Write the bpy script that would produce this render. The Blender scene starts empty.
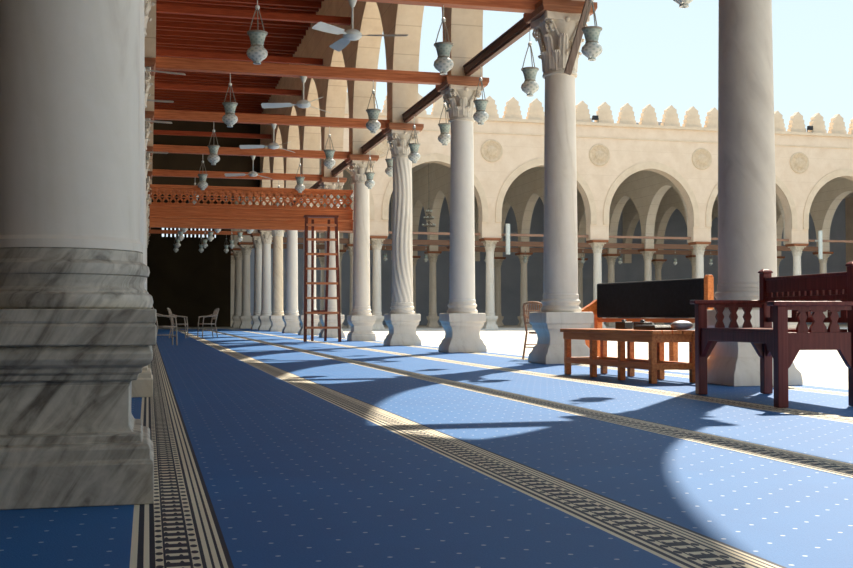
import bpy, bmesh, math, random
from math import pi, sin, cos, radians, sqrt
from mathutils import Vector, Matrix
random.seed(7)
SC = bpy.context.scene
COL = SC.collection

# ------------------------------------------------------------------ materials
def nt(name):
    m = bpy.data.materials.new(name); m.use_nodes = True
    t = m.node_tree
    b = t.nodes['Principled BSDF']
    return m, t, b
def N(t, typ, **kw):
    n = t.nodes.new(typ)
    for k, v in kw.items(): setattr(n, k, v)
    return n
def L(t, a, b): t.links.new(a, b)
def objco(t, scale=(1, 1, 1), rot=(0, 0, 0)):
    c = N(t, 'ShaderNodeTexCoord'); mp = N(t, 'ShaderNodeMapping')
    mp.inputs['Scale'].default_value = scale; mp.inputs['Rotation'].default_value = rot
    L(t, c.outputs['Object'], mp.inputs['Vector'])
    return mp.outputs['Vector']
def ramp(t, fac, stops, interp='LINEAR'):
    r = N(t, 'ShaderNodeValToRGB'); e = r.color_ramp; e.interpolation = interp
    while len(e.elements) < len(stops): e.elements.new(0.5)
    for el, (p, c) in zip(e.elements, stops):
        el.position = p; el.color = (c[0], c[1], c[2], 1)
    if fac is not None: L(t, fac, r.inputs['Fac'])
    return r.outputs['Color']
def mathn(t, op, a, b=None):
    n = N(t, 'ShaderNodeMath', operation=op)
    for i, v in enumerate((a, b)):
        if v is None: continue
        if isinstance(v, (int, float)): n.inputs[i].default_value = v
        else: L(t, v, n.inputs[i])
    return n.outputs[0]
def mix(t, fac, a, b, blend='MIX'):
    n = N(t, 'ShaderNodeMix', data_type='RGBA', blend_type=blend)
    for inp, v in ((n.inputs[0], fac), (n.inputs[6], a), (n.inputs[7], b)):
        if isinstance(v, (int, float)): inp.default_value = v
        elif isinstance(v, tuple): inp.default_value = (v[0], v[1], v[2], 1)
        else: L(t, v, inp)
    return n.outputs[2]
def bump(t, b, h, s=0.3, d=0.01):
    n = N(t, 'ShaderNodeBump'); n.inputs['Strength'].default_value = s; n.inputs['Distance'].default_value = d
    L(t, h, n.inputs['Height']); L(t, n.outputs[0], b.inputs['Normal'])
def noise(t, vec, scale, detail=4, dist=0.0, rough=.55):
    n = N(t, 'ShaderNodeTexNoise'); n.inputs['Scale'].default_value = scale
    n.inputs['Detail'].default_value = detail; n.inputs['Distortion'].default_value = dist
    n.inputs['Roughness'].default_value = rough
    L(t, vec, n.inputs['Vector']); return n.outputs['Fac']

def mottled(name, c1, c2, scale=3, rough=.7, stretch=(1, 1, 1), rot=(0, 0, 0), bmp=.15, dist=0.5, metal=0, spec=.4):
    m, t, b = nt(name)
    v = objco(t, stretch, rot)
    f = noise(t, v, scale, 6, dist)
    L(t, ramp(t, f, [(.3, c1), (.7, c2)]), b.inputs['Base Color'])
    b.inputs['Roughness'].default_value = rough; b.inputs['Metallic'].default_value = metal
    b.inputs['Specular IOR Level'].default_value = spec
    if bmp: bump(t, b, f, bmp, .01)
    return m
def marble(name, base, dark, vein, scale=2.0, rot=(0, .5, 0), rough=.5, amt=(.42, .62)):
    m, t, b = nt(name)
    v = objco(t, (1, 1, 1), rot)
    mp2 = N(t, 'ShaderNodeMapping'); L(t, v, mp2.inputs['Vector']); mp2.inputs['Scale'].default_value = (3.2, 3.2, .55)
    st = mp2.outputs['Vector']
    f1 = noise(t, st, scale, 7, 1.2)
    f2 = noise(t, v, scale * 6, 5, .6)
    c = ramp(t, f1, [(amt[0] - .12, dark), (amt[0], vein), (amt[1], base)])
    c2 = mix(t, .18, c, ramp(t, f2, [(.3, dark), (.7, base)]))
    L(t, c2, b.inputs['Base Color']); b.inputs['Roughness'].default_value = rough
    b.inputs['Specular IOR Level'].default_value = .35
    bump(t, b, f2, .25, .004)
    return m
def wood(name, c1, c2, axis=0, rough=.5, scale=2.5):
    s = [14, 14, 14]; s[axis] = .8
    m, t, b = nt(name)
    v = objco(t, tuple(s))
    f = noise(t, v, scale, 5, .6)
    L(t, ramp(t, f, [(.3, c1), (.68, c2)]), b.inputs['Base Color'])
    b.inputs['Roughness'].default_value = rough
    b.inputs['Specular IOR Level'].default_value = .3
    bump(t, b, f, .2, .004)
    return m
def courses(name, c1, c2, joint, h=.42, jw=.035, rough=.85, vert=0.0, off=0.0):
    """plastered stone with horizontal joints every h metres"""
    m, t, b = nt(name)
    v = objco(t)
    s = N(t, 'ShaderNodeSeparateXYZ'); L(t, v, s.inputs[0])
    fr = mathn(t, 'FRACT', mathn(t, 'MULTIPLY', mathn(t, 'ADD', s.outputs[2], off), 1 / h))
    j = mathn(t, 'LESS_THAN', fr, jw)
    f = noise(t, v, 1.3, 6, .4); g = noise(t, v, 9, 4)
    c = ramp(t, f, [(.32, c1), (.68, c2)])
    c = mix(t, .12, c, ramp(t, g, [(.3, joint), (.7, c2)]))
    c = mix(t, mathn(t, 'MULTIPLY', j, .55), c, joint)
    L(t, c, b.inputs['Base Color']); b.inputs['Roughness'].default_value = rough
    b.inputs['Specular IOR Level'].default_value = .2
    bump(t, b, g, .15, .01)
    return m

M = {}
M['marble'] = marble('pale_marble', (.82, .75, .65), (.66, .58, .48), (.77, .70, .59), 1.6, (0, .15, 0))
M['marble_cool'] = marble('cool_marble', (.80, .76, .69), (.68, .64, .57), (.76, .72, .65), 1.2, (0, .1, 0))
M['marble_warm'] = marble('warm_marble', (.84, .72, .54), (.58, .46, .32), (.74, .62, .46), 1.8)
M['marble_grey'] = marble('grey_granite', (.70, .64, .55), (.54, .48, .41), (.63, .57, .49), 1.2)
M['marble_vein'] = marble('veined_marble', (.60, .55, .46), (.12, .10, .08), (.36, .325, .265), 4.2, (0, -.6, .0), .45, (.42, .60))
M['capital'] = mottled('carved_stone', (.64, .57, .46), (.80, .73, .62), 7, .85, bmp=.4)
M['plaster'] = courses('cream_plaster', (.72, .57, .40), (.84, .70, .52), (.46, .32, .19), .62, .03)
M['inner'] = courses('inner_plaster', (.80, .71, .58), (.88, .80, .68), (.46, .37, .28), .62, .03)
M['facade'] = courses('facade_plaster', (.75, .59, .44), (.84, .69, .54), (.62, .47, .32), 1.5, .01)
M['facade_trim'] = mottled('facade_trim', (.68, .54, .39), (.78, .64, .48), 2, .85, bmp=.1)
M['backwall'] = mottled('shade_tinted_plaster', (.30, .35, .44), (.40, .45, .54), .4, .9, bmp=0)  # blue-grey puts the far hall's shade and sky tint into the colour
M['darkwall'] = mottled('hall_shade_brown', (.035, .024, .012), (.06, .042, .02), .5, .95, bmp=0)  # near-black brown puts the hall's deep shade into the wall colour
M['hall'] = mottled('hall_plaster', (.34, .28, .21), (.44, .37, .28), .5, .9, bmp=0)
M['beam'] = wood('red_brown_timber', (.36, .085, .025), (.62, .20, .075), 0)
M['beam_y'] = wood('dark_timber', (.085, .035, .022), (.19, .08, .05), 1)
M['plate'] = wood('orange_timber', (.22, .075, .03), (.38, .15, .07), 0)
M['far_timber'] = wood('far_timber', (.26, .14, .09), (.38, .22, .15), 0)
M['far_hall'] = mottled('far_hall_plaster', (.76, .71, .63), (.84, .79, .71), .5, .9, bmp=0)
M['ceiling'] = wood('ceiling_boards', (.08, .012, .005), (.24, .038, .014), 0)
M['joist'] = wood('ceiling_joists', (.22, .035, .012), (.38, .08, .03), 0)
M['frieze'] = wood('carved_cedar', (.50, .13, .035), (.72, .24, .085), 0)
M['maroon'] = wood('maroon_varnish', (.12, .022, .020), (.23, .048, .040), 2, .35)
M['orange'] = wood('orange_varnish', (.50, .13, .03), (.72, .26, .075), 1, .4)
M['board'] = wood('weathered_board', (.17, .11, .08), (.30, .22, .17), 2)
M['ladder'] = wood('ladder_wood', (.10, .022, .012), (.19, .05, .03), 2, .5)
M['rung'] = wood('rung_wood', (.48, .15, .06), (.62, .24, .11), 0, .5)
M['black'] = mottled('black_cloth', (.006, .008, .012), (.012, .015, .022), 20, .8, spec=.15)
M['dark'] = mottled('dark_plastic', (.012, .013, .015), (.02, .02, .024), 10, .35)
M['grey'] = mottled('grey_metal', (.25, .26, .27), (.34, .35, .36), 4, .5, metal=.3)
M['white'] = mottled('white_enamel', (.62, .66, .62), (.72, .76, .72), 4, .35, bmp=0)
M['chain'] = mottled('old_brass', (.22, .20, .16), (.32, .29, .24), 8, .5, metal=.3, bmp=0)
M['cane'] = wood('pale_cane', (.36, .28, .20), (.56, .46, .36), 2)
M['wicker'] = wood('brown_wicker', (.30, .15, .08), (.50, .30, .18), 2)
M['bluedark'] = mottled('dark_blue_pile', (.008, .03, .09), (.012, .05, .14), 2, .9, bmp=0)

def lamp_glass():
    m, t, b = nt('enamelled_lamp_glass')
    v = objco(t)
    s = N(t, 'ShaderNodeSeparateXYZ'); L(t, v, s.inputs[0])
    z = s.outputs[2]
    ang = mathn(t, 'ARCTAN2', s.outputs[1], s.outputs[0])
    w = mathn(t, 'SINE', mathn(t, 'MULTIPLY', ang, 8))
    wz = mathn(t, 'SINE', mathn(t, 'MULTIPLY', z, 95))
    f = mathn(t, 'GREATER_THAN', mathn(t, 'MULTIPLY', w, wz), .35)
    base = ramp(t, mathn(t, 'MULTIPLY', z, 2.2), [(0, (.62, .66, .62)), (.30, (.70, .71, .66)), (.52, (.62, .65, .60)), (.60, (.34, .42, .38)), (.8, (.46, .53, .48)), (.95, (.25, .33, .30))])
    L(t, mix(t, mathn(t, 'MULTIPLY', f, .55), base, (.20, .29, .27)), b.inputs['Base Color'])
    b.inputs['Roughness'].default_value = .25
    b.inputs['Transmission Weight'].default_value = .12
    return m
M['lamp'] = lamp_glass()

def court_mat():
    m, t, b = nt('court_paving')
    v = objco(t)
    br = N(t, 'ShaderNodeTexBrick'); L(t, v, br.inputs['Vector'])
    br.inputs['Scale'].default_value = 1; br.inputs['Brick Width'].default_value = .9; br.inputs['Row Height'].default_value = .6
    br.inputs['Mortar Size'].default_value = .008; br.offset = .5
    br.inputs['Color1'].default_value = (.74, .69, .60, 1); br.inputs['Color2'].default_value = (.66, .61, .52, 1)
    br.inputs['Mortar'].default_value = (.45, .40, .33, 1)
    f = noise(t, v, .8, 5)
    L(t, mix(t, .25, br.outputs['Color'], ramp(t, f, [(.3, (.55, .50, .42)), (.7, (.78, .74, .66))])), b.inputs['Base Color'])
    b.inputs['Roughness'].default_value = .75
    return m
M['court'] = court_mat()

def carpet_mat():
    """blue pile with a dot lattice and a patterned border along the roll's left edge (object x = 0 .. .27)"""
    m, t, b = nt('blue_prayer_carpet')
    c = N(t, 'ShaderNodeTexCoord')
    s = N(t, 'ShaderNodeSeparateXYZ'); L(t, c.outputs['Object'], s.inputs[0])
    X, Y = s.outputs[0], s.outputs[1]
    tan_, drk = (.80, .72, .54), (.008, .011, .030)
    blue = (.010, .060, .205)
    def dots(ox, oy):
        fx = mathn(t, 'SUBTRACT', mathn(t, 'FRACT', mathn(t, 'MULTIPLY', mathn(t, 'ADD', X, ox), 1 / .20)), .5)
        fy = mathn(t, 'SUBTRACT', mathn(t, 'FRACT', mathn(t, 'MULTIPLY', mathn(t, 'ADD', Y, oy), 1 / .18)), .5)
        r2 = mathn(t, 'ADD', mathn(t, 'POWER', mathn(t, 'MULTIPLY', fx, .20), 2), mathn(t, 'POWER', mathn(t, 'MULTIPLY', fy, .18), 2))
        return mathn(t, 'LESS_THAN', r2, .0078 ** 2)
    dd = mathn(t, 'MAXIMUM', dots(10.0, 10.0), dots(10.1, 10.09))
    nz = noise(t, c.outputs['Object'], 1.4, 6, .5); nf = noise(t, c.outputs['Object'], 160, 2)
    body = mix(t, nz, (.001, .100, .340), (.004, .160, .470))
    body = mix(t, .25, body, ramp(t, nf, [(.3, (.003, .03, .09)), (.7, (.025, .14, .33))]))
    body = mix(t, mathn(t, 'MULTIPLY', dd, .6), body, (.62, .70, .74))
    u = mathn(t, 'MULTIPLY', X, 1 / .27)
    st = [(0, tan_), (.07, drk), (.13, tan_), (.19, drk), (.25, tan_), (.33, drk), (.61, tan_), (.70, drk), (.74, tan_), (.79, drk), (.82, tan_), (.87, drk), (.90, tan_), (.945, drk)]
    stripes = ramp(t, u, st, 'CONSTANT')
    per = .085
    fy = mathn(t, 'FRACT', mathn(t, 'MULTIPLY', mathn(t, 'ADD', Y, 10), 1 / per))
    bars = mathn(t, 'LESS_THAN', fy, .42)
    inb = mathn(t, 'MULTIPLY', mathn(t, 'GREATER_THAN', u, .355), mathn(t, 'LESS_THAN', u, .585))
    wavy = mathn(t, 'SINE', mathn(t, 'MULTIPLY', u, 46))
    bars2 = mathn(t, 'MULTIPLY', bars, mathn(t, 'GREATER_THAN', mathn(t, 'ADD', wavy, mathn(t, 'MULTIPLY', fy, 2)), -.5))
    bc = mix(t, mathn(t, 'MULTIPLY', bars2, inb), stripes, tan_)
    def oval(cx):
        dx = mathn(t, 'MULTIPLY', mathn(t, 'SUBTRACT', u, cx), .27)
        dy = mathn(t, 'MULTIPLY', mathn(t, 'SUBTRACT', fy, .5), per)
        r2 = mathn(t, 'ADD', mathn(t, 'POWER', mathn(t, 'MULTIPLY', dx, 1.9), 2), mathn(t, 'POWER', dy, 2))
        return mathn(t, 'LESS_THAN', r2, .027 ** 2 * .55)
    bc = mix(t, mathn(t, 'MAXIMUM', oval(.29), oval(.655)), bc, drk)
    isb = mathn(t, 'MULTIPLY', mathn(t, 'GREATER_THAN', u, 0), mathn(t, 'LESS_THAN', u, 1))
    L(t, mix(t, isb, body, bc), b.inputs['Base Color'])
    b.inputs['Roughness'].default_value = .6
    b.inputs['Specular IOR Level'].default_value = .36
    b.inputs['Sheen Weight'].default_value = .02
    b.inputs['Sheen Roughness'].default_value = .45
    b.inputs['Sheen Tint'].default_value = (.75, .9, 1, 1)
    bump(t, b, nf, .3, .004)
    return m
M['carpet'] = carpet_mat()

# ------------------------------------------------------------------ mesh helpers
def NB(): return bmesh.new()
def box(bm, x0, x1, y0, y1, z0, z1, mat=None):
    vs = [Vector((x, y, z)) for x in (x0, x1) for y in (y0, y1) for z in (z0, z1)]
    if mat is not None: vs = [mat @ v for v in vs]
    v = [bm.verts.new(p) for p in vs]
    for f in ((0, 1, 3, 2), (4, 6, 7, 5), (0, 4, 5, 1), (2, 3, 7, 6), (0, 2, 6, 4), (1, 5, 7, 3)):
        bm.faces.new([v[i] for i in f])
def ring_surface(bm, rings, close_u=True, caps=True):
    R = [[bm.verts.new(p) for p in r] for r in rings]
    n = len(R[0])
    for a, b in zip(R[:-1], R[1:]):
        for i in range(n if close_u else n - 1):
            j = (i + 1) % n
            try: bm.faces.new((a[i], a[j], b[j], b[i]))
            except ValueError: pass
    if caps and close_u:
        bm.faces.new(list(reversed(R[0]))); bm.faces.new(R[-1])
def lathe(bm, prof, seg=32, c=(0, 0, 0), caps=True, fn=None):
    rings = []
    for r, z in prof:
        rr = []
        for i in range(seg):
            a = 2 * pi * i / seg
            q = r if fn is None else fn(r, z, a)
            rr.append(Vector((c[0] + q * cos(a), c[1] + q * sin(a), c[2] + z)))
        rings.append(rr)
    ring_surface(bm, rings, True, caps)
def sqlathe(bm, prof, c=(0, 0, 0), sub=1):
    rings = [[Vector((c[0] + sx * w, c[1] + sy * w, c[2] + z)) for sx, sy in ((-1, -1), (1, -1), (1, 1), (-1, 1))] for w, z in prof]
    ring_surface(bm, rings)
def tube(bm, pts, r, seg=8, caps=True, taper=None):
    pts = [Vector(p) for p in pts]
    rings = []
    for i, p in enumerate(pts):
        d = (pts[min(i + 1, len(pts) - 1)] - pts[max(i - 1, 0)]).normalized()
        up = Vector((0, 0, 1)) if abs(d.z) < .9 else Vector((1, 0, 0))
        a = d.cross(up).normalized(); b = d.cross(a).normalized()
        rr = r if taper is None else r * (1 + (taper - 1) * i / (len(pts) - 1))
        rings.append([p + a * rr * cos(2 * pi * k / seg) + b * rr * sin(2 * pi * k / seg) for k in range(seg)])
    ring_surface(bm, rings, True, caps)
def bar(bm, p0, p1, w, h, up=(0, 0, 1)):
    p0, p1 = Vector(p0), Vector(p1); d = (p1 - p0).normalized()
    u = Vector(up)
    a = d.cross(u).normalized(); b = a.cross(d).normalized()
    ring_surface(bm, [[p + a * sx * w / 2 + b * sy * h / 2 for sx, sy in ((-1, -1), (1, -1), (1, 1), (-1, 1))] for p in (p0, p1)])
def prism(bm, outline, y0, y1, plane='xz'):
    """extrude a closed 2-D outline"""
    def P(a, b, d):
        return Vector((a, d, b)) if plane == 'xz' else (Vector((d, a, b)) if plane == 'yz' else Vector((a, b, d)))
    A = [bm.verts.new(P(a, b, y0)) for a, b in outline]; B = [bm.verts.new(P(a, b, y1)) for a, b in outline]
    bm.faces.new(A); bm.faces.new(list(reversed(B)))
    n = len(A)
    for i in range(n):
        j = (i + 1) % n
        bm.faces.new((A[i], B[i], B[j], A[j]))
def obj(name, bm, mat, parent=None, loc=(0, 0, 0), rotz=0, smooth=35, bevel=0, label=None):
    bmesh.ops.recalc_face_normals(bm, faces=bm.faces)
    me = bpy.data.meshes.new(name); bm.to_mesh(me); bm.free()
    if smooth:
        for p in me.polygons: p.use_smooth = True
        me.set_sharp_from_angle(angle=radians(smooth))
    me.materials.append(M[mat] if isinstance(mat, str) else mat)
    o = bpy.data.objects.new(name, me); COL.objects.link(o)
    o.location = loc; o.rotation_euler = (0, 0, rotz)
    if parent: o.parent = parent
    if bevel:
        b = o.modifiers.new('bevel', 'BEVEL'); b.width = bevel; b.segments = 2; b.limit_method = 'ANGLE'
    if label: o['label'] = label
    return o
def tag(o, label, cat, group=None, kind=None):
    o['label'] = label; o['category'] = cat
    if group: o['group'] = group
    if kind: o['kind'] = kind
    return o
def thing(name, label, cat, loc=(0, 0, 0), rotz=0, group=None):
    o = bpy.data.objects.new(name, None); COL.objects.link(o)
    o.location = loc; o.rotation_euler = (0, 0, rotz); o.empty_display_size = .2
    return tag(o, label, cat, group)
def struct(name, bm, mat, smooth=0):
    o = obj(name, bm, mat, smooth=smooth); o['kind'] = 'structure'; return o
def copy_tree(o, parent=None):
    c = o.copy(); COL.objects.link(c)
    if parent: c.parent = parent
    for ch in [x for x in COL.objects if x.parent == o]: copy_tree(ch, c)
    return c
def dup(o, label, loc, rotz=None):
    c = copy_tree(o); c.location = loc; c['label'] = label
    if rotz is not None: c.rotation_euler = (0, 0, rotz)
    return c

# ------------------------------------------------------------------ layout
RX = 5.825            # courtyard-side row of columns
LX = -.32            # inner row of columns
SP = 5.15
RZ = [9.9 + SP * k for k in range(-2, 10)] + [60.3]     # last one 61.4
LZ = [4.66 + SP * k for k in range(-1, 12)]
FY = 60.3            # far arcade of the court
FXS = 6.63
FX = [5.76 + FXS * k for k in range(0, 8)]
IY = [67.4, 73.4, 79.4]
BACK = 85.4
TOP = 11.5

# ------------------------------------------------------------------ setting
bm = NB(); box(bm, -13, 60, -9, BACK + .6, -.3, 0); struct('floor', bm, 'court')
bm = NB(); box(bm, RX - .4, 60, BACK, BACK + .6, 0, 12.3)
wb = struct('wall_back', bm, 'backwall')
wb.location = (0, 0, 0)
# hall end partition, shade in its colour, with a row of small daylight slots
bm = NB()
PZ = 77.0
px0, px1 = -3.2, RX - .3
sl0, sl1 = 6.15, 6.85
box(bm, px0, px1, PZ, PZ + .3, 0, sl0); box(bm, px0, px1, PZ, PZ + .3, sl1, 11.4)
xs = [.95 + .27 * i for i in range(14)]
edges = [px0]
for i, x in enumerate(xs):
    w = .05 if i % 5 else .08
    edges += [x - w, x + w]
edges.append(px1)
for a, b in zip(edges[0::2], edges[1::2]): box(bm, a, b, PZ, PZ + .3, sl0, sl1)
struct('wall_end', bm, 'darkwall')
bm = NB(); box(bm, -3.6, -3.2, -9, PZ, 0, 11.6); struct('wall_left_blocker', bm, 'darkwall')  # unseen, set close in to block light from the left
bm = NB(); box(bm, -3.2, -1.51, -9, PZ, 0, .012); struct('floor_hall', bm, 'bluedark')  # unseen carpet floor, kept dark so little light bounces onto the left column
bm = NB(); box(bm, 2.0, RX, -9.4, -9, 0, 11.6); struct('wall_rear_bounce', bm, 'hall')  # unseen, added behind the camera, pale to bounce light onto column fronts
bm = NB(); box(bm, -3.6, 2.0, -9.4, -9, 0, 11.6); struct('wall_rear_left_blocker', bm, 'darkwall')  # unseen dark part, added to keep the left column's side in shade
bm = NB(); box(bm, 60, 60.5, -9, BACK, 0, 12.3); struct('wall_right', bm, 'facade')
# ceiling of our hall: boards laid over joists
bm = NB(); box(bm, -3.6, RX - .31, -9.4, PZ + .3, 11.16, 11.5); ceil = struct('ceiling', bm, 'ceiling')
bm = NB()
y = -8.6
while y < PZ:
    box(bm, -3.2, RX - .31, y, y + .12 + .04 * sin(y * 3), 11.0 + .03 * sin(y * 5), 11.16); y += .62
j = obj('ceiling_joists', bm, 'joist', ceil); j['kind'] = 'structure'
bm = NB(); box(bm, RX - .31, 60, FY + .31, BACK, 11.2, 11.6); struct('ceiling_far', bm, 'far_hall')
bm = NB(); box(bm, px0, px1, 56.6, 56.9, 6.9, 11.0); struct('shade_sheet', bm, 'darkwall')  # added dark sheet standing in for shade under the deep ceiling
# low step of the far hall
bm = NB(); box(bm, RX + 1.2, 60, FY - 1.2, BACK, 0, .02); struct('trim_step', bm, 'far_hall')

def arch_pts(a, h1, apex, n=14):
    rise = apex - h1
    c = max(0.0, (rise * rise - a * a) / (2 * a)); R = a + c
    th = math.acos(c / R); k = rise / (R * sin(th))
    left = []
    for i in range(n + 1):
        p = th * i / n
        left.append((-(R * cos(p) - c), h1 + R * sin(p) * k))
    return left + [(-x, z) for x, z in reversed(left[:-1])]
def arcade(name, pos, fixed, along, th, hw, base, h1, apex, top, mat, e0=True, e1=True):
    """wall on columns at pos (coordinate along the arcade) with pointed arches between them"""
    bm = NB()
    def P(s, d, z): return Vector((s, fixed + d, z)) if along == 'x' else Vector((fixed + d, s, z))
    def quad(*p): bm.faces.new([bm.verts.new(q) for q in p])
    for s in pos:
        for d in (-th / 2, th / 2):
            quad(P(s - hw, d, base), P(s + hw, d, base), P(s + hw, d, top), P(s - hw, d, top))
        for e in (-hw, hw): quad(P(s + e, -th / 2, base), P(s + e, th / 2, base), P(s + e, th / 2, h1), P(s + e, -th / 2, h1))
        quad(P(s - hw, -th / 2, base), P(s + hw, -th / 2, base), P(s + hw, th / 2, base), P(s - hw, th / 2, base))
    for s0, s1 in zip(pos[:-1], pos[1:]):
        a = (s1 - s0) / 2 - hw; m = (s0 + s1) / 2
        pts = arch_pts(a, h1, apex)
        for (x0, z0), (x1, z1) in zip(pts[:-1], pts[1:]):
            for d in (-th / 2, th / 2): quad(P(m + x0, d, z0), P(m + x1, d, z1), P(m + x1, d, top), P(m + x0, d, top))
            quad(P(m + x0, -th / 2, z0), P(m + x1, -th / 2, z1), P(m + x1, th / 2, z1), P(m + x0, th / 2, z0))
    quad(P(pos[0] - hw, -th / 2, top), P(pos[-1] + hw, -th / 2, top), P(pos[-1] + hw, th / 2, top), P(pos[0] - hw, th / 2, top))
    for s in (pos[0] - hw, pos[-1] + hw): quad(P(s, -th / 2, base), P(s, th / 2, base), P(s, th / 2, top), P(s, -th / 2, top))
    bmesh.ops.remove_doubles(bm, verts=bm.verts, dist=.0005)
    return struct(name, bm, mat, 0)
arcade('wall_arcade_court', RZ, RX, 'y', .62, .31, 5.2, 6.0, 9.1, TOP, 'plaster')
arcade('wall_arcade_inner', LZ, LX, 'y', .84, .31, 5.2, 6.0, 9.1, 11.3, 'plaster')
fac = arcade('wall_facade', FX, FY, 'x', .7, .58, 5.2, 6.6, 9.5, 12.0, 'facade')
for i, x in enumerate(FX[:7]):
    arcade('wall_arcade_far_%s' % 'abcdefg'[i], [FY + .35 + .31] + IY + [BACK - .1], x, 'y', .62, .31, 5.2, 6.0, 9.1, 11.2, 'inner')
# facade: archivolts, string course, roundels, merlons
for k in range(7):
    m = (FX[k] + FX[k + 1]) / 2; a = FXS / 2 - .58
    bm = NB()
    inner = [(-a, 6.1)] + arch_pts(a, 6.6, 9.5) + [(a, 6.1)]
    outer = [(-(a + .36), 6.1)] + arch_pts(a + .36, 6.6, 9.95) + [(a + .36, 6.1)]
    y0, y1 = FY - .35 - .07, FY - .35 + .02
    rings = [[Vector((m + p[0], y0, p[1])), Vector((m + q[0], y0, q[1])), Vector((m + q[0], y1, q[1])), Vector((m + p[0], y1, p[1]))] for p, q in zip(inner, outer)]
    ring_surface(bm, rings)
    obj('archivolt', bm, 'facade_trim', fac, smooth=0)
bm = NB(); box(bm, FX[0] - .6, FX[-1] + .6, FY - .47, FY + .45, 11.92, 12.1)
box(bm, FX[0] - .6, FX[-1] + .6, FY - .40, FY - .34, 11.2, 11.28)
obj('string_course', bm, 'facade_trim', fac, smooth=0)
rb = NB()
import itertools
lathe(rb, [(.66, 0), (.66, .05), (.60, .07), (.54, .05), (.50, .02), (.30, .02), (.26, .05), (.12, .06), (.02, .08)], 28)
for i in range(12):
    a = 2 * pi * i / 12
    tube(rb, [(.26 * cos(a), .26 * sin(a), .03), (.5 * cos(a + .26), .5 * sin(a + .26), .03)], .022, 5)
r0 = None
for x in FX[1:]:
    if r0 is None:
        r0 = obj('roundel', rb, M['roundel'] if 'roundel' in M else 'facade_trim', fac); r = r0
    else:
        r = r0.copy(); COL.objects.link(r)
    r.rotation_euler = (pi / 2, 0, 0); r.location = (x, FY - .35, 10.2)
M['round'] = mottled('weathered_plaster', (.60, .46, .31), (.72, .58, .42), 5, .9, bmp=.2)
r0.data.materials[0] = M['round']
# stepped merlon outline
half = [(.55, 0), (.53, .26), (.45, .30), (.48, .50), (.40, .55), (.42, .78), (.31, .84), (.33, 1.04), (.15, 1.16), (.0, 1.32)]
outl = half + [(-x, z) for x, z in reversed(half[:-1])]
bm = NB(); prism(bm, outl, -.22, .22)
m0 = obj('merlon', bm, 'facade_trim', fac, (0, 0, 0), smooth=0, bevel=.02)
x = 4.665; first = True
while x < FX[-1]:
    mm = m0 if first else m0.copy()
    if not first: COL.objects.link(mm)
    first = False
    mm.location = (x, FY, 12.1); x += 1.43

# ------------------------------------------------------------------ carpets
roll_words = ['under the big veined pedestal', 'plain blue between the left and the middle border', 'middle of the aisle', 'between the ladder and the low table', 'edging the courtyard under the red bench']
for k in range(-1, 5):
    x0 = -.055 + 1.447 * k
    w = 1.447 if k < 4 else 6.25 - x0
    if k == -1: w = 1.447
    bm = NB(); box(bm, 0, w - (.02 if k == 0 else 0) + (.012 if k == -1 else 0), 0, 66.5, 0, .012)
    o = obj('carpet', bm, 'carpet', None, (x0 + {0: .012, 1: -.008}.get(k, 0), -4, .001), smooth=0)
    lab = {-1: 'blue dotted carpet roll left of the leftmost border, lying under the veined pedestal',
           0: 'wide blue dotted carpet roll starting at the leftmost patterned border strip',
           1: 'blue dotted carpet roll with patterned border running from bottom centre to the ladder',
           2: 'blue carpet roll with border along the large curved sun patch',
           3: 'blue carpet roll whose border passes just in front of the red bench',
           4: 'outermost blue carpet roll along the courtyard under the column pedestals'}[k]
    tag(o, lab, 'carpet', 'blue carpet rolls with patterned borders')

# ------------------------------------------------------------------ columns
PROF_A = [(.345, 0), (.345, .148), (.333, .156), (.332, .20), (.322, .212), (.302, .216), (.300, .245), (.270, .25), (.257, .275), (.257, .42), (.275, .44), (.31, .485), (.325, .495), (.333, .52), (.325, .552), (.335, .556), (.352, .562), (.352, .64), (.343, .645), (.343, .71)]
PROF_B = [(.375, 0), (.375, .05), (.365, .12), (.33, .17), (.315, .22), (.275, .27), (.265, .35), (.275, .42), (.30, .47), (.325, .50), (.335, .56), (.36, .58), (.36, .72), (.35, .74)]
PROF_V = PROF_A[:10] + [(.257, .42), (.262, .435), (.285, .44), (.287, .462), (.300, .466), (.302, .485), (.325, .495), (.338, .515), (.338, .54), (.325, .558), (.318, .562), (.350, .567), (.350, .637), (.342, .642), (.349, .648), (.349, .695)]
def torusish(r): 
    return [(r + .038, 0), (r + .047, .008), (r + .052, .03), (r + .047, .052), (r + .038, .06), (r + .030, .062), (r + .030, .07), (r + .018, .082), (r + .016, .10), (r + .024, .118), (r + .024, .124), (r + .034, .128), (r + .038, .145), (r + .034, .165), (r + .024, .172), (r + .012, .18), (r + .01, .215), (r - .005, .23)]
def leaf(bm, ang, r0, r1, z0, z1, w, curl):
    nu, nv = 9, 6
    rows = []
    for i in range(nu + 1):
        u = i / nu
        if u < .8:
            q = u / .8
            rr = r0 + (r1 - r0) * q + .012 + curl * q ** 3; z = z0 + (z1 - z0) * q
        else:
            p = (u - .8) / .2 * pi * .9
            rr = r1 + .012 + curl + .028 * sin(p); z = z1 - .028 * (1 - cos(p)) * .9
        wid = w * (1 - .35 * u ** 2) * (1 + .12 * sin(u * 22)) * (1 if u < .8 else 1 - .5 * (u - .8) / .2)
        row = []
        for jv in range(nv + 1):
            v = -1 + 2 * jv / nv
            a = ang + v * wid / max(rr, .05) / 2
            rv = rr + .012 * (1 - abs(v)) + .006 * cos(v * 9)
            row.append(Vector((rv * cos(a), rv * sin(a), z)))
        rows.append(row)
    ring_surface(bm, rows, False, False)
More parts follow.
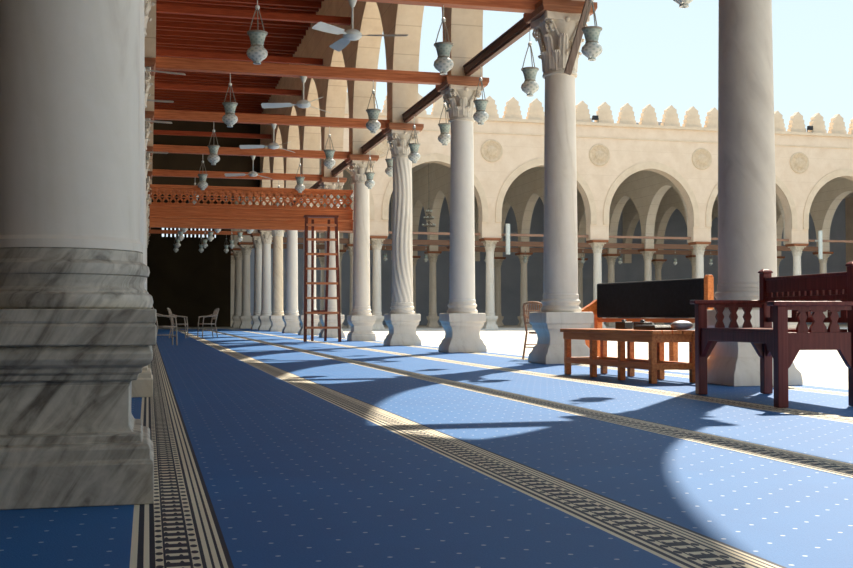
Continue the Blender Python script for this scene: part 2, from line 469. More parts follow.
def spiral(bm, c, ax, outward, r, z, turns=1.5, tr=.016):
    pts = []
    n = 20
    for i in range(n + 1):
        t = i / n; a = pi / 2 - t * turns * 2 * pi; q = r * (1 - .75 * t)
        pts.append(c + outward * q * cos(a) + Vector((0, 0, 1)) * q * sin(a))
    tube(bm, pts, tr, 6)
def capital_bm(rb, H, wtop=.36, seed=0):
    bm = NB()
    rt = rb + .06
    lathe(bm, [(rb + .0, 0), (rb + .03, .0), (rb + .038, .02), (rb + .03, .045), (rb + .002, .05), (rb, .12), (rb + .01, H * .5), (rt, H * .84), (rt + .02, H * .88)], 32)
    for i in range(8): leaf(bm, 2 * pi * i / 8 + .2, rb, rb + .01, .05, H * .40, .17, .045)
    for i in range(8): leaf(bm, 2 * pi * (i + .5) / 8 + .2, rb + .01, rb + .035, .08, H * .66, .17, .06)
    for k in range(4):
        a = pi / 4 + k * pi / 2; o = Vector((cos(a), sin(a), 0)); side = Vector((-sin(a), cos(a), 0))
        for s in (-1, 1):
            c = o * (rb + .115) + side * s * .035 + Vector((0, 0, H * .78))
            tube(bm, [o * rb + side * s * .12 + Vector((0, 0, H * .55)), o * (rb + .05) + side * s * .06 + Vector((0, 0, H * .72)), c + Vector((0, 0, H * .085))], .018, 6)
            spiral(bm, c, side, o, H * .10, 0, 1.5, .017)
    for k in range(4):
        a = k * pi / 2; c = Vector((cos(a) * (wtop * .78), sin(a) * (wtop * .78), H * .90))
        bmesh.ops.create_icosphere(bm, subdivisions=2, radius=.045, matrix=Matrix.Translation(c))
    # concave abacus
    out = []
    for k in range(4):
        a0 = pi / 4 + k * pi / 2
        p = Vector((cos(a0), sin(a0))) * wtop * 1.36; q = Vector((cos(a0 + pi / 2), sin(a0 + pi / 2))) * wtop * 1.36
        for i in range(7):
            t = (i + .25) / 6.5; m = p.lerp(q, min(max(t, .04), .96)); inn = Vector((cos(a0 + pi / 4), sin(a0 + pi / 4)))
            m -= inn * .055 * sin(pi * t); out.append((m.x, m.y))
    prism(bm, out, H * .88, H, 'xy')
    return bm
def shaft_bm(r0, r1, z0, z1, style='plain'):
    bm = NB(); n = 26
    prof = [(r0 + .012, z0), (r0 + .012, z0 + .03), (r0, z0 + .045)]
    for i in range(1, n):
        t = i / n; prof.append((r0 + (r1 - r0) * t ** 1.3, z0 + .045 + (z1 - z0 - .05) * t))
    prof += [(r1, z1)]
    if style == 'twist':
        zr = z1 - z0
        prof = [(r0 + .012, z0), (r0 + .012, z0 + .04)] + [(r0 + (r1 - r0) * i / 60, z0 + .05 + (zr - .1) * i / 60) for i in range(61)] + [(r1, z1)]
        def fn(r, z, a):
            t = (z - z0) / zr
            s = sin(a * 13 + 7 * sin(t * 5.5) + t * 22)
            k = .009 if .03 < t < .97 else 0
            return r + k * (s - .3 * abs(s))
        lathe(bm, prof, 96, fn=fn)
    else: lathe(bm, prof, 48)
    return bm
def make_column(label, loc, r=.26, capH=.65, prof=PROF_B, mats=('marble', 'marble', 'marble', 'capital'), style='plain', group=None, platew=.42, capw=.36):
    t = thing('marble_column', label, 'column', loc, 0, group)
    bm = NB(); sqlathe(bm, prof); obj('pedestal', bm, mats[0], t, smooth=30, bevel=.006)
    ph = prof[-1][1]
    bm = NB(); lathe(bm, torusish(r), 48, (0, 0, ph)); obj('base', bm, mats[1], t)
    ct = 5.05; cb = ct - capH
    obj('shaft', shaft_bm(r, r * .88, ph + .22, cb + .01, style), mats[2], t)
    obj('capital', capital_bm(r * .88, capH, capw), mats[3], t, (0, 0, cb), smooth=50)
    bm = NB(); sqlathe(bm, [(platew - .03, 0), (platew - .02, .03), (platew, .07), (platew, .15)], (0, 0, ct)); obj('impost_board', bm, 'plate', t, smooth=0, bevel=.008)
    return t
gR = 'courtyard row of marble columns'
G1 = dict(group=gR)
def R(i): return (RX - (.01 if i == 3 else 0), 60.3 if i == 11 else 9.9 + SP * (i - 1), .0135)
make_column('smooth grey column behind the photographer side of the red bench, out of view', R(0), **G1)
make_column('thick smooth grey column rising behind the dark red bench', R(1), .285, .65, PROF_B, ('marble', 'marble_grey', 'marble_grey', 'capital'), **G1)
make_column('tall column with the largest carved capital, beside the wicker chair and low orange table', R(2), .25, .87, PROF_B, ('marble', 'marble', 'marble', 'capital'), **G1)
make_column('smooth pale column between the twisted column and the one by the wicker chair', R(3), .245, .64, PROF_B, ('marble', 'marble', 'marble_cool', 'capital'), **G1)
make_column('column whose shaft is carved with swirling flutes', R(4), .25, .62, PROF_B, ('marble', 'marble', 'marble', 'capital'), 'twist', **G1)
make_column('smooth column at the right end of the carved wooden frieze, right of the ladder', R(5), .245, .62, PROF_A, ('marble', 'marble', 'marble', 'capital'), **G1)
c6 = make_column('column seen through the right side of the tall ladder', R(6), .25, .65, PROF_B, ('marble', 'marble', 'marble', 'capital'), **G1)
lab6 = ['bluish white column seen through the left side of the ladder rungs',
        'white column standing just left of the tall ladder',
        'cream coloured column, second to the left of the ladder',
        'third slim column to the left of the ladder, deep in the row',
        'fourth slim column left of the ladder, where the far arcade meets the row']
cc = make_column(lab6[0], R(7), .25, .65, PROF_B, ('marble', 'marble_cool', 'marble_cool', 'capital'), **G1)
cw = make_column(lab6[2], R(9), .25, .65, PROF_B, ('marble', 'marble_warm', 'marble_warm', 'capital'), **G1)
dup(cc, lab6[1], R(8)); dup(cc, lab6[3], R(10)); dup(c6, lab6[4], R(11))
# inner row (left): the veined pedestal next to the camera, and those aligned behind it
make_column('huge veined marble column and pedestal filling the left edge', (LX + .000, 4.405, .0135), .288, .65, PROF_V, ('marble_vein', 'marble_vein', 'marble', 'capital'), group='inner row of columns')
l2 = make_column('column right behind the huge veined one, only its lit edge and pedestal corner showing', (LX + .02, LZ[2], .0135), .27, .65, PROF_A, ('marble_warm', 'marble_cool', 'marble_cool', 'capital'), group='inner row of columns')
inl = ['third column of the inner row, a thin sliver past the huge left column', 'fourth column of the inner row, hidden but for its capital edge', 'inner row column with the nearest cane chair at its foot', 'inner row column where the carved frieze starts',
       'inner row column just beyond the frieze, left of the group of chairs', 'inner row column eighth from the camera', 'inner row column ninth from the camera', 'inner row column tenth from the camera', 'inner row column eleventh from the camera', 'inner row column twelfth and deepest in the hall']
for i, s in enumerate(inl): dup(l2, s, (LX, LZ[3 + i], .0135))
# far arcade of the court
f0 = make_column('far arcade column seen between the swirled column and the one at the frieze end', (FX[1], FY, 0), .26, .6, PROF_B, ('marble', 'marble', 'marble', 'capital'), group='columns of the far arcade', platew=.5, capw=.42)
fl = ['far arcade column right of the third large column, left of the wicker chair', 'far arcade column just left of the black padded bench back', 'far arcade column above the black bench back, left of the thick grey column', 'far arcade column right of the thick grey column, above the red bench', 'far arcade column beyond the right edge of the view']
for i, s in enumerate(fl): dup(f0, s, (FX[2 + i], FY, 0))
rows = ['first', 'second', 'third']
bays = ['directly in line with the courtyard row', 'behind the arch beside the frieze end', 'behind the arch at the swirled column', 'behind the arch right of the wicker chair', 'behind the arch above the orange bench', 'behind the arch above the red bench', 'behind the rightmost arch']
for j, y in enumerate(IY):
    for i, x in enumerate(FX[:7]):
        c = dup(f0, 'shaded column of the %s row inside the far hall, %s' % (rows[j], bays[i]), (x, y, 0)); c['group'] = 'shaded columns inside the far hall'

# ------------------------------------------------------------------ tie beams
def beam(name, x0, x1, y, z, w, h, mat, label, group):
    bm = NB(); box(bm, x0, x1, -w / 2, w / 2, -h / 2, h / 2)
    o = obj(name, bm, mat, None, (0, y, z), smooth=0, bevel=.01)
    return tag(o, label, 'beam', group)
ordw = ['first', 'second', 'third', 'fourth', 'fifth', 'sixth', 'seventh', 'eighth', 'ninth', 'tenth', 'eleventh', 'twelfth', 'thirteenth']
near = ['overhead by the thick grey column', 'at the top edge reaching the largest capital', 'long beam reaching the smooth third column', 'beam reaching the swirled column', 'beam just above the carved frieze', 'thin looking beam right behind the frieze top']
for i in range(1, 12):
    y = R(i)[1]
    nm = near[i - 1] if i <= 6 else 'deep in the hall seen under the frieze'
    beam('tie_beam', -3.2, RX - .33, y, 5.23 if i != 5 else 5.23, .2, .2, 'beam', '%s red-brown tie beam across the aisle, %s' % (ordw[i - 1], nm), 'lower tie beams across the aisle')
    beam('upper_tie_beam', -3.2, RX - .33, y, 9.05, .17, .2, 'joist', '%s thin dark beam crossing high under the ceiling, ending at the arcade wall' % ordw[i - 1], 'upper beams under the ceiling')
for i in range(0, 11):
    y0, y1 = R(i)[1] + .33, R(i + 1)[1] - .33
    bm = NB(); box(bm, -.065, .065, 0, y1 - y0, -.07, .05); box(bm, -.09, .09, 0, y1 - y0, .04, .07); box(bm, -.045, .045, 0, y1 - y0, -.12, -.06)
    o = obj('arcade_tie', bm, 'beam_y', None, (RX, y0, 5.36), smooth=0)
    tag(o, 'dark moulded timber between capitals of the courtyard row, %s bay from the camera' % ordw[i], 'beam', 'dark timbers along the courtyard row')
for i in range(1, 12):
    y0, y1 = LZ[i] + .33, LZ[i + 1] - .33
    if i > 7: break
    bm = NB(); box(bm, -.07, .07, 0, y1 - y0, -.09, .09)
    tag(obj('arcade_tie', bm, 'beam_y', None, (LX, y0, 5.36), smooth=0), 'timber along the inner row above the left column, %s bay' % ordw[i - 1], 'beam', 'timbers along the inner row')
for i in range(0, 7):
    x0, x1 = FX[i] + .6, FX[i + 1] - .6
    bm = NB(); box(bm, 0, x1 - x0, -.08, .08, -.07, .07)
    tag(obj('arcade_tie', bm, 'far_timber', None, (x0, FY, 5.42), smooth=0), 'brown rail across the %s far arch from the left' % ordw[i], 'beam', 'rails across the far arches')
for j, y in enumerate(IY[:2]):
    for i in range(0, 6):
        bm = NB(); box(bm, 0, FXS - .64, -.1, .1, -.16, .16)
        tag(obj('tie_beam', bm, 'far_timber', None, (FX[i] + .32, y, 5.4), smooth=0), 'orange-brown tie beam inside the far hall behind the %s arch, %s row' % (ordw[i], rows[j]), 'beam', 'tie beams inside the far hall')
# wooden uprights and the slanting board at the second capital
bm = NB(); bar(bm, (RX - .10, 14.50, 4.12), (RX + .36, 14.47, 5.62), .10, .055, (0, 1, 0))
tag(obj('slanting_board', bm, 'board', None, smooth=0, bevel=.005), 'slanting timber board leaning across the largest carved capital', 'board')

# ------------------------------------------------------------------ carved frieze across the aisle
fy = 30.77
fr = thing('carved_frieze', 'red-orange carved wooden frieze with pierced lattice spanning the aisle', 'frieze', (LX + .34, fy, 3.12))
FW = (RX - .21) - (LX + .34)
bm = NB(); box(bm, 0, FW, -.04, .10, .30, .56); box(bm, 0, FW, -.12, .12, .55, .60); obj('middle_panel', bm, 'frieze', fr, smooth=0, bevel=.008)
bm = NB(); box(bm, 0, FW, -.08, .12, 0, .30); box(bm, 0, FW, -.16, .13, .25, .31); obj('lower_beam', bm, 'frieze', fr, smooth=0, bevel=.008)
bm = NB(); box(bm, 0, FW, -.12, .12, 1.11, 1.16); box(bm, 0, FW, -.08, .10, 1.075, 1.12); obj('top_rail', bm, 'frieze', fr, smooth=0, bevel=.008)
bm = NB()
step = .19; n = int(FW / step)
box(bm, 0, FW, -.05, .06, .83, .85)
for i in range(n):
    x = i * step + .05
    for z0, z1 in ((.60, .83), (.85, 1.08)):
        for (p, q) in (((x, z0), (x + step, z1)), ((x + step, z0), (x, z1))):
            bar(bm, (p[0], 0, p[1]), (q[0], 0, q[1]), -.0 + .05, .042, (0, 1, 0))
    prism(bm, [(x + .015, .60), (x + step - .015, .60), (x + step / 2, .69)], -.03, .03)
    prism(bm, [(x + .015, 1.08), (x + step - .015, 1.08), (x + step / 2, .99)], -.03, .03)
    bmesh.ops.create_icosphere(bm, subdivisions=1, radius=.034, matrix=Matrix.Translation((x, -.02, .84)))
obj('pierced_lattice', bm, 'frieze', fr, smooth=0)

# ------------------------------------------------------------------ hanging lamps
def make_lamp(label, loc, drop, group):
    t = thing('hanging_lamp', label, 'lamp', loc, 0, group)
    bm = NB()
    lathe(bm, [(.03, 0), (.055, .0), (.05, .03), (.075, .05), (.125, .09), (.145, .135), (.135, .18), (.105, .212), (.082, .232), (.084, .25), (.092, .30), (.108, .36), (.134, .425), (.124, .43), (.10, .37), (.07, .26)], 24, caps=False)
    obj('lamp_glass', bm, 'lamp', t, smooth=60)
    bm = NB(); lathe(bm, [(.130, .408), (.141, .412), (.141, .432), (.126, .436)], 24, caps=False)
    obj('metal_rim', bm, 'chain', t)
    bm = NB(); lathe(bm, [(.083, .224), (.091, .232), (.091, .240), (.083, .248)], 24, caps=False)
    obj('neck_ring', bm, 'chain', t)
    top = .43 + drop
    hub = .43 + drop * .62
    for k in range(3):
        a = 2 * pi * k / 3 + .5
        bm = NB(); tube(bm, [(.128 * cos(a), .128 * sin(a), .42), (.075 * cos(a), .075 * sin(a), .5 * (.43 + hub)), (.012 * cos(a), .012 * sin(a), hub)], .008, 5)
        obj('chain', bm, 'chain', t)
    bm = NB(); tube(bm, [(0, 0, hub), (0, 0, top)], .007, 5)
    lathe(bm, [(.005, -.04), (.028, -.02), (.032, 0), (.028, .02), (.005, .04)], 12, (0, 0, hub))
    obj('hanger', bm, 'white', t)
    return t
lz = 4.14
gl = 'glass lamps hanging from the tie beams'
lampB = make_lamp('mosque lamp nearest on the left, hanging before the red ceiling at the top', (1.42, R(2)[1] - .0, lz), 5.13 - .43 - lz, gl)
dup(lampB, 'mosque lamp at the top centre against an arch, left of the third capital', (4.06, R(2)[1], lz))
left_l = ['second mosque lamp of the left line, before the dark ceiling', 'third mosque lamp of the left line', 'fourth lamp of the left line, overlapping the frieze top edge', 'fifth lamp of the left line behind the frieze']
right_l = ['lamp left of the swirled column capital, in front of a cream arch', 'lamp hanging left of the frieze-end column over cream arches', 'lamp overlapping the right part of the carved frieze', 'lamp behind the right part of the frieze']
for i in range(3, 12):
    y = R(i)[1]
    a = left_l[i - 3] if i < 7 else 'tiny lamp on the left side under beam %s deep in the dark hall' % ordw[i - 1]
    b = right_l[i - 3] if i < 7 else 'tiny lamp on the right side under beam %s deep in the dark hall' % ordw[i - 1]
    dup(lampB, a, (1.42, y, lz)); dup(lampB, b, (4.08, y, lz))
    if i > 6: dup(lampB, 'tiny lamp in the middle under beam %s deep in the dark hall' % ordw[i - 1], (2.75, y, lz))
gc = 'glass lamps hanging along the courtyard row'
lampC = make_lamp('lamp bottom cut by the top edge, right of the largest capital', (RX, 11.2, 4.17), 5.235 - .43 - 4.17, gc)
cl = ['mosque lamp against the sky just right of the largest capital', 'mosque lamp against the sky just left of the largest capital', 'lamp just right of the third column capital', 'lamp just left of the third column', 'lamp on the right side of the swirled column capital', 'lamp just left of the swirled column', 'lamp on the right side of the frieze-end capital', 'lamp left of the frieze-end capital', 'small lamp above the ladder']
k = 0
for i in range(1, 7):
    for dz in (1.3, 3.95):
        if i == 1 and dz == 1.3: continue
        if k < len(cl): dup(lampC, cl[k], (RX, R(i)[1] + dz, 4.17)); k += 1
kf = 0
for i in range(1, 6):
    for s in (2.0, FXS - 2.0):
        c = dup(lampC, 'tiny lamp inside the far hall behind the %s arch, %s of the pair' % (ordw[i], 'left' if s < 3 else 'right'), (FX[i] + s, IY[0], 4.37 - .2)); c['group'] = 'tiny lamps in the far hall'
        # hangs from the far hall's tie beam

# ------------------------------------------------------------------ ceiling fans
def make_fan(label, loc, ang, drop=.52):
    t = thing('ceiling_fan', label, 'fan', loc, ang, 'white three-blade ceiling fans')
    bm = NB(); lathe(bm, [(.02, drop - .12), (.035, drop - .10), (.07, drop - .01), (.07, drop)], 16); obj('ceiling_cup', bm, 'white', t)
    bm = NB(); tube(bm, [(0, 0, .05), (0, 0, drop - .1)], .014, 8); obj('down_rod', bm, 'white', t)
    bm = NB(); lathe(bm, [(.03, .09), (.09, .07), (.13, .03), (.135, -.01), (.10, -.045), (.04, -.06), (.01, -.062)], 20); obj('motor', bm, 'white', t)
    for k in range(3):
        a = 2 * pi * k / 3; mt = Matrix.Rotation(a, 4, 'Z')
        bm = NB()
        top = []; bot = []
        for (x, w, zz) in ((.10, .03, .0), (.2, .035, -.0), (.24, .12, 0), (.5, .15, -.01), (.76, .16, -.015), (.78, .11, -.015)):
            top.append([mt @ Vector((x, -w / 2, zz - w * .2 - .003)), mt @ Vector((x, w / 2, zz + w * .2 - .003)), mt @ Vector((x, w / 2, zz + w * .2 + .003)), mt @ Vector((x, -w / 2, zz - w * .2 + .003))])
        ring_surface(bm, top)
        obj('blade', bm, 'white', t)
    return t
fz = 5.13 - .52
fan = make_fan('white ceiling fan with its cup at the top edge, left of the centre lamp', (2.74, R(2)[1], fz), radians(-20))
dup(fan, 'second ceiling fan in the aisle, hanging before the pointed arch tips', (2.76, R(3)[1], fz), radians(44))
dup(fan, 'third ceiling fan in the aisle, small, left of the cream arches', (2.78, R(4)[1], fz), radians(48))
dup(fan, 'fourth ceiling fan in the aisle, just above the carved frieze', (2.78, R(5)[1], fz), .8)
for (y, z, a, s, q) in ((18.6, 4.62, .12, 'nearest', LX + .12), (21.2, 4.62, -.05, 'second', LX - .02), (23.4, 4.75, .08, 'third', LX), (27.9, 4.72, -.1, 'fourth', LX)):
    dup(fan, 'fan blade end sticking out beside the inner row, %s from the camera' % s, (q, y, 5.27 - .52), a)

# ------------------------------------------------------------------ ladder
t = thing('step_ladder', 'tall reddish wooden double ladder standing in front of the frieze end', 'ladder', (4.50, 29.05, .0165), radians(-3))
Hh = 3.36; lean = .42
def rail(x0, x1, y0, y1, z1, w=.085):
    bm = NB(); bar(bm, (x0, y0, 0.005), (x1, y1, z1), w, .05, (0, 1, 0)); return bm
obj('rail', rail(-.46, -.40, 0, lean, Hh), 'ladder', t, smooth=0); obj('rail', rail(.46, .40, 0, lean, Hh), 'ladder', t, smooth=0)
obj('rear_rail', rail(-.18, -.22, 1.0, lean + .12, Hh - .05, .07), 'ladder', t, smooth=0); obj('rear_rail', rail(.18, .22, 1.0, lean + .12, Hh - .05, .07), 'ladder', t, smooth=0)
for k in range(8):
    z = .38 + k * .395; q = z / Hh
    bm = NB(); w = .46 - .06 * q; box(bm, -w, w, lean * q - .05, lean * q + .04, z - .03, z + .03); obj('rung', bm, 'rung', t, smooth=0)
bm = NB(); box(bm, -.46, .46, lean - .10, lean + .2, Hh - .0, Hh + .05); obj('top_board', bm, 'ladder', t, smooth=0)
bm = NB(); box(bm, -.2, .2, .86, .90, .8, .85); obj('rear_stretcher', bm, 'ladder', t, smooth=0)

# ------------------------------------------------------------------ cane chairs
def make_chair(label, loc, rotz, mat, group=None):
    """round-backed cane armchair, facing local -y"""
    t = thing('cane_armchair', label, 'chair', loc, rotz, group)
    for sx in (-1, 1):
        bm = NB(); tube(bm, [(sx * .25, -.24, 0), (sx * .235, -.23, .44), (sx * .25, -.20, .66)], .017, 8); obj('leg', bm, mat, t)
        bm = NB(); tube(bm, [(sx * .23, .27, 0), (sx * .205, .20, .44), (sx * .22, .25, .72), (sx * .20, .30, .86)], .017, 8); obj('leg', bm, mat, t)
        bm = NB(); tube(bm, [(sx * .25, -.22, .655), (sx * .275, -.1, .68), (sx * .275, .08, .69), (sx * .235, .24, .74)], .019, 8); obj('arm', bm, mat, t)
    bm = NB()
    out = [(.24 * cos(a) * (1.0 + .1 * abs(cos(a) * sin(a))), -.01 + .24 * sin(a)) for a in [2 * pi * i / 24 for i in range(24)]]
    prism(bm, out, .42, .455, 'xy')
    tube(bm, [(.245 * cos(a), -.01 + .245 * sin(a), .44) for a in [2 * pi * i / 24 for i in range(25)]], .016, 6); obj('seat', bm, mat, t)
    bm = NB()
    hoop = [(-.20, .30, .86), (-.17, .325, .91), (-.08, .35, .935), (0, .355, .94), (.08, .35, .935), (.17, .325, .91), (.20, .30, .86)]
    tube(bm, hoop, .019, 8)
    tube(bm, [(-.22, .235, .60), (0, .285, .60), (.22, .235, .60)], .014, 6)
    for i in range(11):
        x = -.18 + .036 * i
        tube(bm, [(x, .275 - abs(x) * .12, .60), (x, .345 - abs(x) * .2, .93 - abs(x) * .25)], .008, 5)
    for z in (.70, .80):
        tube(bm, [(-.215, .25 + (z - .6) * .16, z), (0, .30 + (z - .6) * .16, z), (.215, .25 + (z - .6) * .16, z)], .009, 5)
    obj('backrest', bm, mat, t)
    bm = NB(); tube(bm, [(-.24, -.235, .2), (.24, -.235, .2)], .011, 6); tube(bm, [(-.22, .24, .2), (.22, .24, .2)], .011, 6)
    tube(bm, [(-.24, -.235, .24), (-.22, .24, .24)], .011, 6); tube(bm, [(.24, -.235, .24), (.22, .24, .24)], .011, 6)
    obj('stretcher', bm, mat, t)
    return t
ch = make_chair('pale cane armchair on the right of the far group, facing left', (1.88, 36.6, .0165), radians(-75), 'cane', 'pale cane chairs deep in the aisle')
dup(ch, 'pale cane armchair in the middle of the far group, seen from the side', (.95, 35.6, .0165), radians(80))
dup(ch, 'pale cane armchair partly hidden at the edge of the inner row pedestal', (.38, 26.6, .0165), radians(100))
wk = make_chair('brown wicker chair half hidden behind the pedestal of the column with the largest capital', (6.08, 16.42, .0165), radians(128), 'wicker'); wk.scale = (1, 1, .95)

# ------------------------------------------------------------------ low orange table
ta = math.atan2(.16, 1.9)
t = thing('low_table', 'low orange wooden slatted table in front of the black padded bench', 'table', (4.905, 10.1, .0145), ta)
TL, TW, TH = 1.98, .47, .53
for x in (0, TW):
    for i in range(4):
        y = .04 + i * (TL - .08) / 3
        bm = NB(); box(bm, x - .032, x + .032, y - .032, y + .032, 0, TH - .04); obj('leg', bm, 'orange', t, smooth=0, bevel=.006)
    bm = NB(); box(bm, x - .03, x + .03, 0, TL, .135, .20); obj('stretcher', bm, 'orange', t, smooth=0, bevel=.005)
    bm = NB(); box(bm, x - .035, x + .035, -.01, TL + .01, TH - .12, TH - .04); obj('apron', bm, 'orange', t, smooth=0, bevel=.005)
for y in (.04, TL - .04):
    bm = NB(); box(bm, 0, TW, y - .03, y + .03, .135, .20); obj('stretcher', bm, 'orange', t, smooth=0, bevel=.005)
    bm = NB(); box(bm, 0, TW, y - .035, y + .035, TH - .12, TH - .04); obj('apron', bm, 'orange', t, smooth=0, bevel=.005)
for i in range(5):
    x = -.06 + i * (TW + .12) / 5
    bm = NB(); box(bm, x + .004, x + (TW + .12) / 5 - .004, -.05, TL + .05, TH - .04, TH); obj('top_slat', bm, 'orange', t, smooth=0, bevel=.004)
def on_table(u, v): return (4.905 + u * cos(ta) - v * sin(ta), 10.1 + u * sin(ta) + v * cos(ta), .016 + TH)
bm = NB(); box(bm, -.16, .16, -.22, .22, 0, .035); box(bm, -.15, .15, -.20, .20, .035, .05)
tag(obj('laptop', bm, 'dark', None, on_table(.28, .42), ta, smooth=0, bevel=.008), 'flat black laptop-like case lying on the near end of the orange table', 'case')
bm = NB(); bmesh.ops.create_icosphere(bm, subdivisions=3, radius=.09)
for v in bm.verts:
    v.co.z = v.co.z * .55 + .05; v.co.x *= 1.4; v.co += Vector((sin(v.co.y * 40), cos(v.co.x * 37), 0)) * .008
tag(obj('bundle', bm, 'grey', None, on_table(.35, .06), 0), 'small dark grey bundle on the nearest corner of the orange table', 'bundle')
bm = NB(); box(bm, -.06, .06, -.09, .09, 0, .08); lathe(bm, [(.02, .08), (.03, .085), (.03, .10), (.01, .105)], 12)
sb = obj('small_box', bm, 'dark', None, on_table(.45, 1.42), .2, smooth=0, bevel=.01); tag(sb, 'small dark box on the far half of the orange table', 'box', 'small dark boxes on the orange table')
c = sb.copy(); COL.objects.link(c); c.location = on_table(.46, 1.02); c['label'] = 'small dark box on the middle of the orange table'

# ------------------------------------------------------------------ orange bench with black padded back (faces the aisle)
b0 = Vector((7.36, 13.45, .001)); b1 = Vector((6.92, 16.3, .001))
d = b1 - b0; BL = d.length; ang = math.atan2(d.y, d.x) - pi / 2
t = thing('padded_bench', 'long orange wooden bench with a black padded backrest, in the sunny court', 'bench', b0, ang)
# local: y along the bench, -x towards the aisle (front)
for y in (.04, BL - .04):
    ph_ = 1.22 if y < 1 else .93
    bm = NB(); box(bm, -.05, .05, y - .045, y + .045, 0, ph_); prism(bm, [(-.05, ph_), (.05, ph_), (.03, ph_ + .03), (-.03, ph_ + .03)], y - .04, y + .04); obj('back_post', bm, 'orange', t, smooth=0, bevel=.006)
    if y < 1:
        bm = NB(); box(bm, -.62, -.54, y - .05, y + .05, 0, .40); obj('front_post', bm, 'orange', t, smooth=0, bevel=.006); continue
    bm = NB(); box(bm, -.62, -.54, y - .05, y + .05, 0, .72); obj('front_post', bm, 'orange', t, smooth=0, bevel=.006)
    bm = NB(); prism(bm, [(-.70, .72), (-.05, .72), (-.05, .95), (-.12, .90), (-.30, .80), (-.66, .79), (-.71, .76)], y - .05, y + .05); obj('armrest', bm, 'orange', t, smooth=0, bevel=.01)
    bm = NB(); box(bm, -.56, -.02, y - .02, y + .02, .12, .42); obj('end_panel', bm, 'orange', t, smooth=0)
bm = NB(); box(bm, -.62, -.02, 0, BL, .40, .46); obj('seat', bm, 'orange', t, smooth=0, bevel=.008)
bm = NB(); box(bm, -.075, .055, .09, BL - .10, .67, 1.21); obj('back_pad', bm, 'black', t, smooth=30, bevel=.03)
bm = NB(); box(bm, -.03, .03, .08, BL - .08, .60, .66); box(bm, -.03, .03, .08, BL - .08, 1.18, 1.20); obj('back_rail', bm, 'orange', t, smooth=0)

# ------------------------------------------------------------------ dark red bench
t = thing('red_bench', 'dark red varnished bench with turned baluster arms beside the thick grey column', 'bench', (4.515, 7.22, .0165), radians(-4.3))
BW, BLn = .60, 1.40       # depth in x, length in y; front towards -x
def post(x, y, h, cap=True, w=.040):
    bm = NB(); box(bm, x - w, x + w, y - w, y + w, 0, h)
    if cap: sqlathe(bm, [(w + .008, h), (w + .008, h + .015), (w * .6, h + .035)], (x, y, 0))
    return bm
for y in (0, BLn):
    dz = -.03 if y == 0 else 0
    obj('front_leg', post(0, y, .775 + dz, False), 'maroon', t, smooth=0, bevel=.005)
    obj('back_post', post(BW, y, 1.045), 'maroon', t, smooth=0, bevel=.005)
    bm = NB(); box(bm, -.08, BW - .045, y - .055, y + .055, .775 + dz, .81 + dz); obj('armrest', bm, 'maroon', t, smooth=0, bevel=.008)
    bm = NB(); box(bm, .045, BW - .045, y - .03, y + .03, .745 + dz, .775 + dz); obj('arm_rail', bm, 'maroon', t, smooth=0)
    for k in range(3):
        x = .045 + (BW - .09) * (k + 1) / 4
        wd = 1.55 if (k == 1 and y == 0) else 1
        hw = [(.040, .55), (.040, .585), (.020, .63), (.036, .665), (.020, .70), (.040, .735 + dz), (.040, .745 + dz)]
        bm = NB(); prism(bm, [(x + a * wd, z) for a, z in hw] + [(x - a * wd, z) for a, z in reversed(hw)], y - .015, y + .015); obj('baluster', bm, 'maroon', t, smooth=0)
    # side rail with chamfered brackets
    bm = NB(); prism(bm, [(.045, .55), (BW - .045, .55), (BW - .045, .31 + dz), (BW - .065, .33 + dz), (BW - .14, .45 + dz), (.14, .45 + dz), (.065, .33 + dz), (.045, .31 + dz)], y - .025, y + .025); obj('side_rail', bm, 'maroon', t, smooth=0, bevel=.004)
for x in (0, BW):
    bm = NB(); prism(bm, [(.045, .55), (BLn - .045, .55), (BLn - .045, .32), (BLn - .065, .34), (BLn - .2, .465), (.2, .465), (.065, .34), (.045, .32)], x - .02, x + .02, 'yz'); obj('long_rail', bm, 'maroon', t, smooth=0, bevel=.004)
bm = NB()
for k in range(6):
    x = -.02 + k * (BW - .01) / 6
    box(bm, x + .003, x + (BW - .01) / 6 - .003, .05, BLn - .05, .55, .572)
obj('seat', bm, 'maroon', t, smooth=0)
bm = NB(); box(bm, BW - .02, BW + .02, .045, BLn - .045, .875, .985); box(bm, BW - .03, BW + .03, .045, BLn - .045, .98, 1.005); obj('top_board', bm, 'maroon', t, smooth=0, bevel=.005)
bm = NB(); box(bm, BW - .028, BW + .028, .045, BLn - .045, .79, .835); obj('back_rail', bm, 'maroon', t, smooth=0, bevel=.004)
for k in range(14):
    y = .045 + (BLn - .09) * (k + .5) / 14
    bm = NB(); box(bm, BW - .012, BW + .012, y - .032, y + .032, .834, .877); obj('spindle', bm, 'maroon', t, smooth=0)
bm = NB(); box(bm, BW - .015, BW + .015, .045, BLn - .045, .62, .66); obj('back_rail', bm, 'maroon', t, smooth=0)
for k in range(7):
    y = .045 + (BLn - .09) * (k + .5) / 7
    bm = NB(); box(bm, BW - .012, BW + .012, y - .04, y + .04, .655, .792); obj('spindle', bm, 'maroon', t, smooth=0)

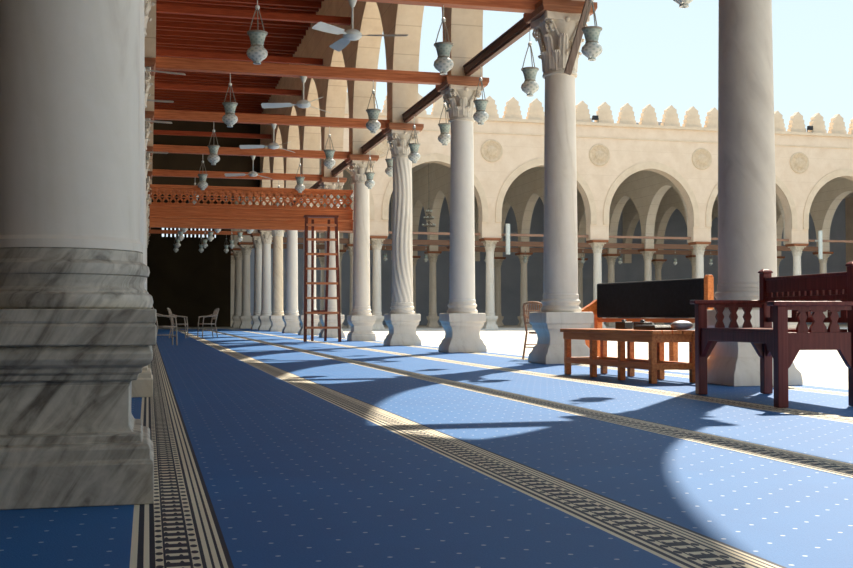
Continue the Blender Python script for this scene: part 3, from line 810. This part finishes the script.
# ------------------------------------------------------------------ small far things
def tube_light(label, x):
    t = thing('tube_light', label, 'light', (x, FY - .62, 4.25), 0, 'white tube fittings on the far arcade')
    bm = NB(); tube(bm, [(0, 0, 0), (0, 0, 1.75)], .13, 10); obj('tube', bm, 'white', t)
    bm = NB(); box(bm, -.04, .04, 0, .535, 1.1, 1.2); obj('bracket', bm, 'white', t, smooth=0)
    return t
tube_light('upright white tube fitting at the far arch left of the second large column', 19.9)
tube_light('upright white tube fitting at the far arch right of the thick grey column', 40.15)
t = thing('chandelier', 'small glittering chandelier in the far arch between the swirled and third columns', 'chandelier', (16.5, 64.6, 6.2))
for k, (r, z) in enumerate(((.38, 0), (.28, .45), (.16, .85))):
    bm = NB(); tube(bm, [(r * cos(2 * pi * i / 16), r * sin(2 * pi * i / 16), z) for i in range(17)], .03, 6)
    for i in range(4): tube(bm, [(r * cos(pi * i / 2), r * sin(pi * i / 2), z), (0, 0, z + .3)], .02, 5)
    obj('ring', bm, 'chain', t)
    for i in range(6):
        bm = NB(); bmesh.ops.create_icosphere(bm, subdivisions=1, radius=.07, matrix=Matrix.Translation((r * cos(pi * i / 3), r * sin(pi * i / 3), z + .08))); obj('globe', bm, 'white', t)
bm = NB(); tube(bm, [(0, 0, -.1), (0, 0, 5.0)], .02, 6); obj('stem', bm, 'chain', t)
for x, s in ((25.4, 'small dark floodlight on the parapet just right of the largest capital column'), (39.7, 'small dark floodlight on the parapet right of the thick grey column')):
    t = thing('floodlight', s, 'floodlight', (x, FY - .345, 12.1), 0, 'floodlights on the parapet')
    bm = NB(); box(bm, -.16, .16, -.1, .1, .16, .42); obj('lamp_head', bm, 'dark', t, smooth=0, bevel=.02)
    bm = NB(); tube(bm, [(-.2, 0, .28), (-.2, 0, .02), (.2, 0, .02), (.2, 0, .28)], .025, 6); obj('yoke', bm, 'dark', t)
for x, w, h, s in ((29.6, .9, .75, 'grey roof unit behind the battlements, left one of three'), (31.5, 1.6, .85, 'grey roof unit behind the battlements, middle one of three'), (19.0, .9, .85, 'pale roof unit behind the battlements left of the largest capital column')):
    t = thing('roof_unit', s, 'air conditioner', (x, FY + 3.2, 11.6), 0, 'units on the far roof')
    bm = NB(); box(bm, -w / 2, w / 2, -.4, .4, 0, .5 + h); obj('casing', bm, 'grey', t, smooth=0, bevel=.02)
    bm = NB(); lathe(bm, [(.26, 0), (.28, .02), (.26, .04), (.05, .04)], 16, (0, 0, .5 + h)); obj('vent_cap', bm, 'grey', t)

# ------------------------------------------------------------------ light, sky, camera
sun = bpy.data.lights.new('sun', 'SUN'); so = bpy.data.objects.new('sun', sun); COL.objects.link(so)
SAZ, SEL = radians(39), radians(50.0)
sd = Vector((sin(SAZ) * cos(SEL), cos(SAZ) * cos(SEL), sin(SEL)))
so.rotation_euler = sd.to_track_quat('Z', 'Y').to_euler(); so.location = (20, 30, 40)
sun.energy = 7.6; sun.angle = radians(.6); sun.color = (1, .89, .72)
w = bpy.data.worlds.new('sky'); SC.world = w; w.use_nodes = True
t = w.node_tree; bg = t.nodes['Background']
tc = N(t, 'ShaderNodeTexCoord'); s = N(t, 'ShaderNodeSeparateXYZ'); L(t, tc.outputs['Generated'], s.inputs[0])
col = ramp(t, s.outputs[2], [(0, (.80, .87, .90)), (.12, (.72, .86, .92)), (.35, (.62, .78, .90)), (1, (.50, .66, .86))])
L(t, col, bg.inputs['Color']); bg.inputs['Strength'].default_value = 1.08

cam = bpy.data.cameras.new('camera'); co = bpy.data.objects.new('camera', cam); COL.objects.link(co)
co.location = (0, 0, .68); co.rotation_euler = (radians(90 + 1.72), 0, radians(-14.2))
cam.sensor_width = 36; cam.lens = 1100 / 853 * 36; cam.clip_start = .03; cam.clip_end = 400
SC.camera = co
SC.view_settings.view_transform = 'Standard'; SC.view_settings.look = 'None'
SC.view_settings.exposure = 0.17; SC.view_settings.gamma = 1; SC.view_settings.use_curve_mapping = False
SC.cycles.diffuse_bounces = 6; SC.cycles.max_bounces = 10
